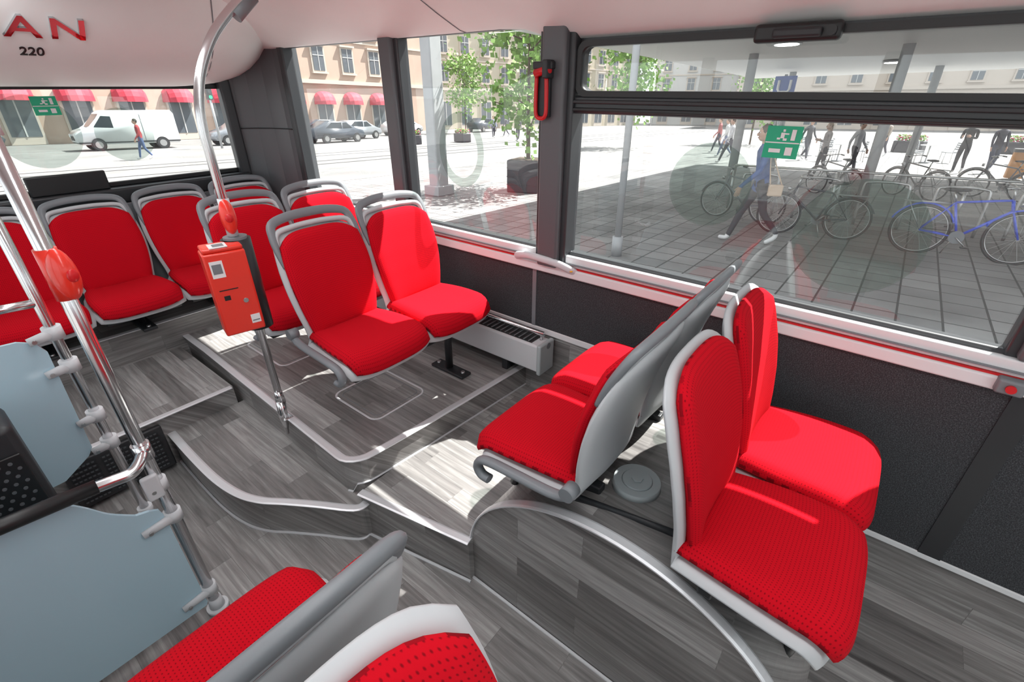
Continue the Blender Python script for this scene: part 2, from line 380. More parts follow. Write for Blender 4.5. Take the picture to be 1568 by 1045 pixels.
yz_frame(b,2.50,3.60,1.135,2.15,.018,2.0,2.05,M_frame,.02)
b.obj('trim_window_frames')
b=MB(); b.box(1.930,1.975,.27,.52,2.025,2.078,M_black,.012); b.box(1.91,1.935,.32,.46,2.035,2.062,M_dark,.008); b.cyl((1.93,.295,2.05),(1.91,.295,2.05),.014,M_black)
b.obj('window_latch')
b=MB(); b.box(1.93,1.975,-.50,-.43,1.04,1.09,M_hand,.008); b.cyl((1.93,-.465,1.065),(1.92,-.465,1.065),.013,M_redplain); b.obj('window_lock')
def sticker(name,fn):
    b=MB(); q=lambda x0,x1,z0,z1,m,d: b.face([b.bm.verts.new(fn(x,z,d)) for x,z in((x0,z0),(x1,z0),(x1,z1),(x0,z1))],m)
    q(-.075,.075,-.07,.07,M_green,0); q(-.072,.072,-.004,.001,M_sticker,.001)
    q(-.012,.004,.018,.042,M_sticker,.002); q(-.006,.004,.046,.056,M_sticker,.002); q(.004,.022,.034,.040,M_sticker,.002); q(-.026,-.012,.012,.020,M_sticker,.002); q(.0,.016,.008,.018,M_sticker,.002)
    q(.032,.05,.01,.056,M_sticker,.002); q(-.05,.0,-.045,-.028,M_sticker,.002); q(.02,.05,-.055,-.02,M_sticker,.002)
    b.obj(name)
sticker('exit_sign',lambda x,z,d:(GX-.02-d,.37-x*.76,1.725+z*.76))
sticker('exit_sign.001',lambda x,z,d:(.72+x*.8,YB-.02-d,1.80+z*.72))
b=MB(); b.box(XL-.08,XL,YF,YB+.08,-.06,1.0,M_white); b.box(XL-.08,XL,YF,YB+.08,2.1,ZC+.1,M_white)
for y in(-4.2,-2.7,-1.2,.3,1.6,2.9,4.0): b.box(XL-.08,XL+.02,y-.05,y+.05,.99,2.12,M_pillar,.01)
b.obj('wall_left')
pane('window_5',[(XL-.04,YF,1.0),(XL-.04,YB,1.0),(XL-.04,YB,2.1),(XL-.04,YF,2.1)])
b=MB(); b.box(XL,XR,YF-.08,YF,-.06,1.0,M_hand); b.box(XL,XR,YF-.08,YF,2.0,ZC+.1,M_hand); b.obj('wall_front')
pane('window_6',[(XL,YF-.04,1.0),(XR,YF-.04,1.0),(XR,YF-.04,2.0),(XL,YF-.04,2.0)])

# ================================================================= SEATS
ZS=.945
def back_axis(t):
    pts=[(.405,.0),(.415,.10),(.430,.20),(.452,.30),(.482,.40),(.520,.505)]
    i=min(4,int(t*5)); f=t*5-i
    y=pts[i][0]*(1-f)+pts[i+1][0]*f; z=(pts[i][1]*(1-f)+pts[i+1][1]*f)*ZS
    dy=pts[i+1][0]-pts[i][0]; dz=pts[i+1][1]-pts[i][1]; l=math.hypot(dy,dz)
    return y,z,Vector((0,-dz/l,dy/l))
def bw(t):
    return .172+.042*math.sin(min(1,t/.62)*pi/2)-.026*max(0,(t-.62)/.38)**2
def f_back(u,v,dx=0,dn=0,dt=0):
    tt=(v)*(1.0-.10*abs(u)**5+dt)
    y,z,n=back_axis(min(1,max(0,tt)))
    if tt>1: z+=(tt-1)*.5
    w=bw(min(1,tt))+dx
    return Vector((u*w,y-.022*abs(u)**2.5,z))+n*dn, (n+Vector((-u*.25,0,0))).normalized()
def f_cush(u,v,dx=0,dn=0):
    L=.425*(1-.07*abs(u)**4); y=.42-v*L
    z=-.012+.010*math.sin(v*pi)-(.050*max(0,(v-.80)/.20)**2)+.014*abs(u)**3
    w=.192+.036*math.sin(min(1,v/.8)*pi/2)-.018*max(0,(v-.8)/.2)**2+dx
    n=Vector((-.15*u,-max(0,(v-.8)/.2)*.8,1)).normalized()
    return Vector((u*w,y,z))+n*dn,n
def shellf(u,v):
    if v<.45:
        q=1-v/.45; p,n=f_cush(u,q,.012,-.042); return p,n
    q=(v-.45)/.55; p,n=f_back(u,q,.017,-.030,.03)
    if q<.12: p.z-= (1-q/.12)*.035
    return p,n
b=MB(); b.pad(f_cush,20,18,.066,M_red,(.45,.45)); ME_cush=b.mesh('cushion')
b=MB(); b.pad(f_back,20,24,.044,M_red,(.43,.50)); ME_back=b.mesh('backrest')
b=MB(); b.pad(shellf,20,36,.036,M_shell); ME_shell=b.mesh('seat_shell')
b=MB()
hp=smoothpath([(-.198,.463,.34),(-.206,.490,.41),(-.203,.516,.465),(-.182,.543,.515),(-.10,.557,.534),(0,.560,.538),(.10,.557,.534),(.182,.543,.515),(.203,.516,.465),(.206,.490,.41),(.198,.463,.34)],5)
k=len(hp); b.tube(hp,[.0105+.004*math.sin(pi*i/(k-1)) for i in range(k)],M_hand,12,fl=1.45,up=(0,-.9,.4))
ME_handle=b.mesh('grab_handle')
b=MB()
b.tube(smoothpath([(-.192,.465,.33),(-.199,.498,.42),(-.178,.524,.478),(-.09,.534,.492),(0,.536,.495),(.09,.534,.492),(.178,.524,.478),(.199,.498,.42),(.192,.465,.33)],5),.0125,M_shell,10)
ME_lip=b.mesh('shell_rim')
b=MB()
b.box(-.20,.20,.06,.10,-.10,-.065,M_dark,.006); b.box(-.20,.20,.30,.34,-.10,-.065,M_dark,.006)
for x in(-.14,.14): b.box(x-.015,x+.015,.04,.38,-.085,-.055,M_dark,.005)
ME_frame=b.mesh('seat_frame')
b=MB(); ap=smoothpath([(0,.435,.055),(0,.42,.020),(0,.36,.000),(0,.24,-.008),(0,.13,-.016),(0,.085,-.030),(0,.068,-.062),(0,.085,-.092),(0,.12,-.095)],6)
b.tube(ap,[.019]*len(ap),M_hand,12,fl=.75,up=(1,0,0))
b.cyl((-.022,.43,.045),(.022,.43,.045),.024,M_hand); ME_arm=b.mesh('armrest')
def seatunit(name,x,y,z,face,n=2,pitch=.455,arm=None,floor=None,legs=True,handle=True):
    R=0 if face<0 else pi
    root=empty(name,T(x,y,z,R))
    for i in range(n):
        o=(i-(n-1)/2)*pitch
        for me in (ME_cush,ME_frame)+((ME_handle,ME_lip) if handle else ()): link(me,me.name,root,T(o,0,0))
        for me in (ME_shell,ME_back): link(me,me.name,root,T(o,0,0)@(Matrix() if handle else Matrix.Diagonal((1,1,1.07,1))))
    if arm is not None: link(ME_arm,'armrest',root,T(arm,0,0))
    if legs and floor is not None:
        b=MB(); h=floor-z; W=(n-1)*pitch/2+.2
        b.box(-W,W,.07,.11,-.115,-.08,M_dark,.006); b.box(-W,W,.29,.33,-.115,-.08,M_dark,.006)
        for s in legs:
            b.tube([(s,.20,-.10),(s,.24,h*.6),(s,.24,h+.02)],[.03,.025,.025],M_dark,10,fl=.7)
            b.box(s-.04,s+.04,.10,.36,h,h+.02,M_dark,.006)
            for yy in(.13,.33): b.cyl((s,yy,h+.01),(s,yy,h+.03),.012,M_bolt,10)
        b.obj('pedestal',root)
    return root
seatunit('bus_double_seat',1.365,1.56,.85,-1,arm=-.485,floor=.39,legs=(.30,))
seatunit('bus_double_seat.001',1.365,.915,.82,1,arm=.485,floor=None)
seatunit('bus_double_seat.002',1.365,-.235,.785,-1,floor=None,handle=False)
seatunit('bus_double_seat.003',1.36,2.28,.84,-1,arm=-.485,floor=.39,legs=(.30,))
seatunit('bus_double_seat.004',-.165,.955,.815,1,floor=.0,legs=(.1,-.2))
seatunit('bus_double_seat.005',-.21,-.245,.885,-1,floor=.0,legs=(.1,-.2),handle=False)
for i,x in enumerate((-.30,.19,.665,1.13,1.60)):
    seatunit('bus_seat'+('' if i==0 else '.%03d'%i),x,3.36,.755,-1,n=1,floor=.53,legs=(-.0,))
b=MB()
for x in(1.10,1.60):
    b.box(x-.02,x+.02,.48,.90,.66,.715,M_dark,.006); b.box(x-.02,x+.02,-.18,.24,.63,.665,M_dark,.006)
    b.tube([(x,.80,.70),(x,.84,.55),(x,.86,.50)],.018,M_dark,8)
    b.tube([(x,-.10,.64),(x,-.15,.5),(x,-.14,.42)],.018,M_dark,8)
b.tube([(1.02,.55,.69),(1.06,.30,.70),(1.10,.15,.69)],.016,M_dark,8,fl=.6)
b.cyl((1.10,-.15,.42),(1.10,-.15,.385),.02,M_bolt,10)
b.obj('seat_mounting_bracket')
b=MB(); b.cyl((1.19,.40,.695),(1.19,.40,.722),.082,M_cap,36,.078); b.cyl((1.19,.40,.722),(1.19,.40,.727),.052,M_cap,28,.048); b.cyl((1.19,.40,.726),(1.19,.40,.733),.02,M_cap,6)
b.obj('access_cap')
# ================================================================= POLES etc.
def stopbutton(b,c,rz):
    mx=Matrix.Rotation(rz,3,'Z')
    b.ell(c,.030,.034,.072,M_button,18,12,mx)
    c2=Vector(c)+mx@Vector((0,-.031,.0)); b.ell(c2,.015,.007,.018,M_redplain,12,8,mx)
def clamp(b,x,y,z,dx=-.10):
    b.cyl((x,y,z-.022),(x,y,z+.022),.027,M_clamp,18)
    b.tube([(x,y-.012,z),(x+dx*.5,y-.014,z-.004),(x+dx,y-.012,z-.01)],[.019,.017,.015],M_clamp,12,fl=.7)
    b.cyl((x+dx*.8,y-.026,z-.008),(x+dx*.8,y-.031,z-.008),.007,M_bolt,10)
b=MB(); px,py=.176,1.69
b.cyl((px,py,0),(px,py,2.33),.0195,M_steel,24)
b.cyl((px,py,0),(px,py,.02),.040,M_clamp,24); b.cyl((px,py,.02),(px,py,.07),.028,M_clamp,24,.023)
stopbutton(b,(px+.012,py-.022,1.46),.4); b.cyl((px,py,1.39),(px,py,1.53),.025,M_button,18)
b.cyl((px,py,1.80),(px,py,1.86),.027,M_clamp,18)
b.cyl((px,py,.815),(px,py,.875),.026,M_steel,18)
rl=smoothpath([(px,py,.845),(px-.02,py-.035,.835),(px-.055,py-.055,.822),(px-.10,py-.055,.825),(px-.16,py-.05,.83)],5)
b.tube(rl,.0185,M_steel,16)
b.tube([(px-.14,py-.05,.829),(px-.40,py-.05,.85),(XL+.02,py-.05,.87)],.023,M_black,16)
clamp(b,px,py,.70,-.03); b.box(px-.045,px+.005,py-.03,py-.01,.66,.76,M_clamp,.008)
clamp(b,px,py,.55); clamp(b,px,py,.13)
b.obj('grab_pole_partition')
b=MB(); qx,qy=.145,2.12
b.cyl((qx,qy,0),(qx,qy,2.33),.016,M_steel,20)
b.cyl((qx,qy,0),(qx,qy,.02),.04,M_clamp,20)
for z in(1.16,1.03): clamp(b,qx,qy,z,-.07)
for z in(.81,.68,.30): clamp(b,qx,qy,z,-.06)
b.tube([(qx,qy,1.27),(0.06,qy,1.275),(XL+.02,qy,1.28)],.014,M_steel,14); b.tube([(0.03,qy,1.276),(XL+.04,qy,1.28)],.018,M_black,14)
b.obj('grab_pole_door')
b=MB(); pp=smoothpath([(.085,.625,0),(.03,.68,0),(-.015,.75,0),(-.06,.80,0),(-.12,.82,0)],4)
poly=[(XL+.01,.06),(.145,.06),(.152,.075),(.152,.57),(.145,.60),(.12,.615)]+[(p.x,p.y) for p in pp]+[(XL+.01,.83)]
b.prism(poly,1.684,1.696,M_bluepan,axis='Y'); b.obj('partition_panel')
b=MB(); poly=[(XL+.01,.56),(-.02,.60),(.07,.66),(.09,.69),(.108,1.10),(.09,1.14),(.05,1.16),(XL+.01,1.20)]
b.prism(poly,2.114,2.126,M_bluepan,axis='Y'); b.obj('partition_panel.001')
b=MB(); b.box(-.50,-.055,1.84,2.02,0,1.02,M_dark,.02)
b.box(-.48,-.07,1.832,1.842,.60,.93,M_black,.004)
for i in range(15):
    for j in range(13):
        b.cyl((-.465+.026*i+.013*(j%2),1.8325,.62+.024*j),(-.465+.026*i+.013*(j%2),1.829,.62+.024*j),.0055,M_pillar,8)
b.obj('perforated_cabinet')
b=MB(); b.box(-.03,.40,2.735,2.766,.02,.29,M_grille,.008)
for g in range(3):
    for r in range(9):
        b.box(-.01+.135*g,.105+.135*g,2.730,2.737,.045+.026*r,.057+.026*r,M_dark)
        for q in range(6): b.box(-.005+.135*g+.018*q,.006+.135*g+.018*q,2.7285,2.7335,.047+.026*r,.055+.026*r,M_pillar)
b.obj('vent_grille')
b=MB(); cx,cy=.80,2.13
path=[(cx,cy,.42),(cx,cy,1.70)]+[tuple(p) for p in smoothpath([(cx,cy,1.74),(cx+.012,cy,1.84),(cx+.05,cy,1.95),(cx+.12,cy,2.06),(cx+.21,cy-.005,2.15),(cx+.33,cy-.01,2.25),(cx+.40,cy-.01,2.335)],5)]
b.tube(path,.0175,M_steel,20)
b.tube([(cx-.012,cy-.005,.30),(cx-.008,cy-.003,.42),(cx,cy,.50)],[.008,.022,.024],M_steel,18)
b.cyl((cx,cy,.50),(cx,cy,.56),.024,M_steel,18,.018); b.box(cx-.02,cx+.03,cy-.03,cy+.03,.385,.40,M_steel,.004)
b.cyl((cx+.22,cy-.005,2.13),(cx+.30,cy-.01,2.20),.024,M_hand,18)
stopbutton(b,(cx-.004,cy-.014,1.43),-.3); b.cyl((cx,cy,1.35),(cx,cy,1.50),.022,M_clamp,18)
b.obj('grab_pole')
b=MB(); mx=T(cx-.075,cy-.035,0,-.22)
b.box(-.078,.078,-.055,.05,.955,1.315,M_validator,.008,mx)
b.box(-.074,.074,-.05,.048,1.315,1.335,M_validator,.008,mx)
b.box(-.045,.02,-.052,.015,1.334,1.3375,M_sticker,0,mx); b.box(-.030,.01,-.040,.0,1.3372,1.3385,M_hand,0,mx)
b.box(-.062,-.015,-.0565,-.0548,1.215,1.285,M_sticker,0,mx); b.box(-.056,-.022,-.0575,-.056,1.232,1.272,M_hand,0,mx)
b.box(-.055,.015,-.0565,-.0545,1.158,1.162,M_black,0,mx)
b.box(-.045,-.022,-.0565,-.0545,1.115,1.135,M_black,0,mx)
b.box(.030,.066,-.0565,-.0545,.99,1.03,M_sticker,0,mx); b.box(.034,.062,-.0575,-.056,1.0,1.005,M_hand,0,mx)
b.cyl(mx@Vector((.03,-.054,1.10)),mx@Vector((.03,-.060,1.10)),.010,M_bolt,14)
pl=[(cx+.006+.058*cos(a),cy+.002+.056*sin(a)) for a in [2*pi*i/24 for i in range(24)]]
b.prism(pl,.925,1.335,M_dark,smooth=True); b.prism([(cx+.006+(x-cx-.006)*.8,cy+(y-cy)*.8) for x,y in pl],1.335,1.345,M_hand)
b.obj('ticket_validator')
b=MB()
for x0,x1,y0,y1 in((1.07,1.42,1.74,2.12),(1.05,1.45,2.62,3.1)):
    b.sweep([(x,y,.3895) for x,y in rrect(x0,x1,y0,y1,.05)],.012,.003,M_alu,closed=True)
    b.sweep([(x,y,.3895) for x,y in rrect(x0+.03,x1-.03,y0+.03,y1-.03,.03)],.004,.002,M_hand,closed=True)
b.obj('floor_hatch_trim')
b=MB(); b.box(1.85,1.976,1.28,3.4,.475,.645,M_clamp,.012)
b.box(1.865,1.970,1.34,3.38,.6445,.649,M_black)
for i in range(58): b.box(1.868,1.968,1.36+.034*i,1.366+.034*i,.649,.653,M_hand)
b.box(1.84,1.978,1.262,1.29,.465,.655,M_cap,.010); b.cyl((1.92,1.26,.63),(1.92,1.28,.63),.018,M_hand)
b.tube([(1.93,1.30,.685),(1.93,2.0,.685),(1.93,2.9,.685)],.014,M_steel,12)
for y in(1.32,2.1,2.85): b.cyl((1.93,y,.64),(1.93,y,.69),.009,M_steel,8)
for y in(1.55,2.6): b.box(1.88,1.97,y-.02,y+.02,.385,.48,M_dark,.004)
b.obj('convector_heater')
b=MB(); b.tube(smoothpath([(1.975,1.53,1.075),(1.945,1.50,1.10),(1.925,1.42,1.12),(1.922,1.34,1.12),(1.93,1.24,1.11),(1.945,1.18,1.09),(1.97,1.15,1.07)],6),.014,M_clamp,12,fl=1.4,up=(1,0,0))
b.ell((1.945,1.165,1.082),.008,.012,.006,mat('yellow_end',(.8,.4,.02),.4)); b.obj('sill_grab_handle')
b=MB(); hy=1.34; hx=1.895
b.box(hx,hx+.035,hy-.05,hy+.05,1.965,1.995,M_dark,.006); b.box(hx-.03,hx+.03,hy-.045,hy-.02,1.93,2.0,M_dark,.006)
b.tube([(hx-.005,hy+.03,1.95),(hx-.005,hy-.045,1.965)],.016,M_redplain,10)
b.tube(smoothpath([(hx,hy-.025,1.94),(hx,hy-.028,1.86),(hx,hy-.026,1.79),(hx,hy,1.775),(hx,hy+.025,1.79),(hx,hy+.028,1.86),(hx,hy+.025,1.94)],4),.009,M_redplain,10)
b.box(hx+.01,hx+.035,hy-.035,hy+.035,1.78,1.95,M_dark,.004)
b.obj('emergency_hammer')
# lettering wrapped on the rear cove surface
acc=[0]
for i in range(1,len(rp)): acc.append(acc[-1]+math.hypot(rp[i][0]-rp[i-1][0],rp[i][1]-rp[i-1][1]))
def cove_at(s,off):
    for i in range(1,len(rp)):
        if s<=acc[i] or i==len(rp)-1:
            t=(s-acc[i-1])/(acc[i]-acc[i-1]); y=rp[i-1][0]+(rp[i][0]-rp[i-1][0])*t; z=rp[i-1][1]+(rp[i][1]-rp[i-1][1])*t
            dy,dz=(rp[i][0]-rp[i-1][0]),(rp[i][1]-rp[i-1][1]); l=math.hypot(dy,dz)
            return y+off*(-dz/l)*1.0, z+off*(dy/l)
def s_of_z(zz):
    for i in range(2,len(rp)):
        if rp[i][1]>=zz: return acc[i-1]+(acc[i]-acc[i-1])*(zz-rp[i-1][1])/(rp[i][1]-rp[i-1][1])
for txt,x0,x1,zb,hh,m in(('MAN',.39,.85,2.11,.11,M_lrefl),('220',.60,.69,2.035,.056,M_black)):
    c=D.curves.new('lettering','FONT'); c.body=txt; c.size=1; c.extrude=.03; c.offset=.012
    if hh>.1: c.space_character=1.25
    o=D.objects.new('tmp',c); SC.collection.objects.link(o)
    dg=bpy.context.evaluated_depsgraph_get(); me=D.meshes.new_from_object(o.evaluated_get(dg)); D.objects.remove(o); me.materials.clear()
    bx=[v.co.x for v in me.vertices]; by=[v.co.y for v in me.vertices]; s0=s_of_z(zb)
    bm_=bmesh.new(); bm_.from_mesh(me); bmesh.ops.subdivide_edges(bm_,edges=[e for e in bm_.edges if e.calc_length()>.25],cuts=4); bm_.normal_update()
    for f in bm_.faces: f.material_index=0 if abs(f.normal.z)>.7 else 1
    mnx,mxx,mny,mxy=min(bx),max(bx),min(by),max(by)
    for v in bm_.verts:
        X=x0+(x1-x0)*(v.co.x-mnx)/(mxx-mnx); s=s0+hh*(v.co.y-mny)/(mxy-mny); off=.012 if v.co.z>0 else -.002
        if hh<.1: off*=.3
        y,z=cove_at(s,off); v.co=Vector((X,y,z))
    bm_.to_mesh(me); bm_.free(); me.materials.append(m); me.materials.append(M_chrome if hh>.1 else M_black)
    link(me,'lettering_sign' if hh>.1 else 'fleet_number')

# ================================================================= EXTERIOR
PH=math.radians(51.6); rightv=Vector((cos(PH),-sin(PH),0))
MO=Matrix.Translation((0,0,-.12))@Matrix.Rotation(math.radians(-2.5),4,rightv)
def xobj(b,name,mx=None):
    o=b.obj(name); o.matrix_world=MO@(mx if mx is not None else Matrix()); return o
M_pave=paver('plaza_pavers',(.27,.265,.26),(.19,.187,.185),(.045,.045,.043),.40,.40)
M_road=mat('street_asphalt',(.19,.188,.185),.8,noise=.18,nscale=.4)
M_kerb=mat('kerb_stone',(.24,.235,.23),.8)
M_line=mat('road_line',(.35,.35,.35),.8)
b=MB(); b.box(2.16,60,-40,14.5,-.05,0,M_pave); b.box(-40,-.80,-40,14.5,-.05,0,M_pave); b.box(-.80,2.16,4.3,14.5,-.05,0,M_pave); xobj(b,'ground')
b=MB(); b.box(-60,160,14.5,120,-.07,-.02,M_road); b.box(60,160,-60,14.5,-.07,-.02,M_road); b.box(-60,60,14.3,14.6,-.05,.01,M_kerb)
for y in(20,21.4,24,25.4): b.box(-60,100,y,y+.09,-.02,-.01,M_dark)
for y in(17.5,38): b.box(-60,100,y,y+.15,-.02,-.012,M_line)
xobj(b,'ground_street')
M_wallA=mat('sandstone_pink',(.44,.325,.26),.85,noise=.08,nscale=.5); M_wallB=mat('render_cream',(.46,.41,.32),.85,noise=.06,nscale=.5)
M_stone=mat('stone_trim',(.50,.44,.38),.8); M_win=mat('window_dark',(.10,.115,.13),.15); M_awn=mat('awning_red',(.42,.03,.055),.7); M_winf=mat('window_white',(.50,.50,.49),.5)
def building(name,W,H,floors,pitch,wall,awn,mx,seed=1):
    b=MB(); b.box(0,W,0,14,-.5,H,wall)
    fh=(H-4.8)/floors
    n=int(W/pitch)
    b.box(-.1,W+.1,-.25,0,4.6,4.95,M_stone); b.box(-.1,W+.1,-.5,0,H-.5,H,M_stone)
    for k in range(floors): b.box(0,W,-.12,0,4.95+fh*(k+1)-.12,4.95+fh*(k+1)+.05,M_stone)
    for i in range(n):
        x=pitch*(i+.5)
        b.box(x-.95,x+.95,-.10,.0,.0,3.5,M_stone); b.box(x-.8,x+.8,-.12,-.02,.5,3.3,M_win); b.box(x-.04,x+.04,-.15,-.1,.5,3.3,M_winf)
        if awn:
            R=1.15
            for a in range(8):
                for c in range(5):
                    def P(a,c):
                        A=pi*a/8; C=pi/2*c/5
                        return (x-R*cos(A)*1.0,-.1-R*.95*sin(A)*cos(C),2.75+R*1.05*sin(C)*(sin(A)**.5 if c else 1)*1.0)
                    b.face([b.bm.verts.new(P(*q)) for q in((a,c),(a+1,c),(a+1,c+1),(a,c+1))],M_awn)
        for k in range(floors):
            z=4.95+fh*k+fh*.22; h=fh*.58
            b.box(x-.75,x+.75,-.14,0,z-.15,z+h+.15,M_stone); b.box(x-.58,x+.58,-.18,-.05,z,z+h,M_win)
            b.box(x-.03,x+.03,-.21,-.1,z,z+h,M_winf); b.box(x-.58,x+.58,-.21,-.1,z+h*.62,z+h*.62+.07,M_winf)
            b.box(x-.85,x+.85,-.3,0,z-.25,z-.1,M_stone)
            if k==0: b.box(x-.85,x+.85,-.35,0,z+h+.15,z+h+.3,M_stone)
    return xobj(b,name,mx)
building('building_facade',52,19,4,3.3,M_wallA,True,T(-8,48,0))
building('building_facade.001',40,24,6,3.2,M_wallB,False,T(47,50,0,-.25))
building('building_facade.002',40,17,4,4.2,M_winf,False,T(92,40,0,-1.25))
building('building_facade.003',60,15,4,4.0,M_stone,False,T(80,22,0,-1.4))
M_can=mat('canopy_underside',(.72,.72,.70),.6); M_col=mat('column_grey',(.36,.37,.38),.5,noise=.05,nscale=4)
b=MB(); b.box(6.8,24,-30,6.0,3.3,3.75,M_can,.05)
M_lampe=mat('lamp_glow',(1,1,1),.5,emit=(1,.98,.95,14))
for x,y in((12,-1.3),(12,2.5),(18,-3),(18,1)):
    b.cyl((x,y,3.29),(x,y,3.24),.28,M_col,24); b.cyl((x,y,3.24),(x,y,3.23),.22,M_lampe,24)
for x,y in((14,3.6),(14,.6),(14,-2.6),(21,4),(21,0),(21,-3.5),(21,-7)):
    b.cyl((x,y,0),(x,y,3.3),.11,M_col,16)
xobj(b,'station_canopy')
b=MB(); b.box(8.95,9.35,9.6,9.95,0,6.5,M_col,.04); b.box(8.85,9.45,9.5,10.05,0,.25,M_col,.02); xobj(b,'sign_column')
b=MB(); b.cyl((6.6,3.15,0),(6.6,3.15,5),.05,M_col,16); b.cyl((6.6,3.15,0),(6.6,3.15,.3),.08,M_col,16); xobj(b,'lamp_post')
M_blue=mat('sign_blue',(.01,.06,.35),.4)
b=MB(); b.cyl((19.5,3.9,0),(19.5,3.9,3.15),.05,M_col); b.box(19.4,19.5,3.55,4.2,2.5,3.1,M_blue,.02)
b.tube([(19.38,4.05,2.98),(19.38,4.05,2.72),(19.38,4.0,2.63),(19.38,3.75,2.63),(19.38,3.7,2.72),(19.38,3.7,2.98)],.04,M_sticker,8); xobj(b,'subway_sign')
# glazed bus shelter beside the canopy
M_sglass=filmmat('shelter_glass',(.80,.86,.85),(.5,.55,.55),.08)
b=MB()
for x,y in((0,0),(0,3.2),(1.3,0),(1.3,3.2),(0,1.6)): b.box(x-.04,x+.04,y-.04,y+.04,0,2.4,M_col)
b.box(-.15,1.5,-.2,3.4,2.4,2.5,M_col,.02)
for y0,y1 in((.06,1.54),(1.66,3.14)): b.box(-.01,.01,y0,y1,.25,2.3,M_sglass)
b.box(.06,1.24,3.19,3.21,.25,2.3,M_sglass)
b.box(.15,.5,.4,2.8,.43,.48,M_hand,.01)
for y in(.6,2.6): b.box(.28,.36,y-.03,y+.03,0,.43,M_bolt)
xobj(b,'bus_shelter',T(30.5,-7.5,0,.1))
M_leaf=mat('leaf_green',(.16,.30,.05),.6,noise=.35,nscale=3); M_bark=mat('bark',(.08,.055,.035),.9); M_plant=mat('planter_dark',(.03,.028,.035),.6)
def tree(name,x,y,h,r,planter=True,z0=0,nl=900,ls=1.):
    b=MB()
    if planter:
        b.box(-.5,.5,-.45,.45,0,.85,M_plant,.03); b.box(-.46,.46,-.41,.41,.8,.86,M_bark); z0=.8
        for k in range(3): b.box(-.505,.505,-.455,.455,.2+.22*k,.21+.22*k,M_black)
    b.tube(smoothpath([(0,0,z0),(.03,.02,h*.35),(-.03,0,h*.6),(0,.02,h*.92)],4),[.06]*5+[.045]*4+[.025]*4,M_bark,8)
    rnd=random.Random(5); tips=[]
    for k in range(18):
        a=rnd.uniform(0,2*pi); zb=h*rnd.uniform(.32,.85); L=r*rnd.uniform(.6,1.05)*(1-.45*max(0,(zb/h-.55)/.45))
        tip=Vector((L*cos(a),L*sin(a),zb+h*.08)); tips.append((Vector((0,0,zb)),tip)); b.tube([(0,0,zb),tuple(tip*.6+Vector((0,0,zb*.4))),tuple(tip)],[.025,.015,.006],M_bark,5)
    for k in range(nl):
        p,q=tips[k%18]; t=rnd.uniform(.25,1.1); c=p.lerp(q,t)+Vector((rnd.gauss(0,.17),rnd.gauss(0,.17),rnd.gauss(0,.2)))*r
        n=Vector((rnd.gauss(0,1),rnd.gauss(0,1),rnd.gauss(0,1))).normalized(); a=n.orthogonal().normalized(); d=n.cross(a); s=rnd.uniform(.05,.10)*(h/4.5)*ls
        b.face([b.bm.verts.new(c+a*s*1.3),b.bm.verts.new(c+d*s),b.bm.verts.new(c-a*s),b.bm.verts.new(c-d*s)],M_leaf)
    return xobj(b,name,T(x,y,0,.3))
tree('potted_tree',11.2,8.3,4.8,1.75,nl=2200,ls=.85)
tree('street_tree',30,14.2,6.5,2.6,False,nl=1800)
tree('street_tree.001',38,9,6.0,2.5,False,nl=1600)
tree('street_tree.002',40,38,7.5,2.6,False,nl=1500)
M_flow=mat('flowers_pink',(.45,.05,.11),.6)
def flowerbox(name,x,y):
    b=MB(); b.box(-.7,.7,-.35,.35,0,.6,M_plant,.04); rnd=random.Random(3)
    for k in range(160):
        c=Vector((rnd.uniform(-.65,.65),rnd.uniform(-.3,.3),.62+rnd.uniform(0,.28))); b.ell(c,.05,.05,.035,M_flow if k%3==0 else M_leaf,5,4)
    xobj(b,name,T(x,y,0,1.3))
flowerbox('flower_planter',36,.2); flowerbox('flower_planter.001',38,-4.5); flowerbox('flower_planter.002',24,28); flowerbox('flower_planter.003',28,27)
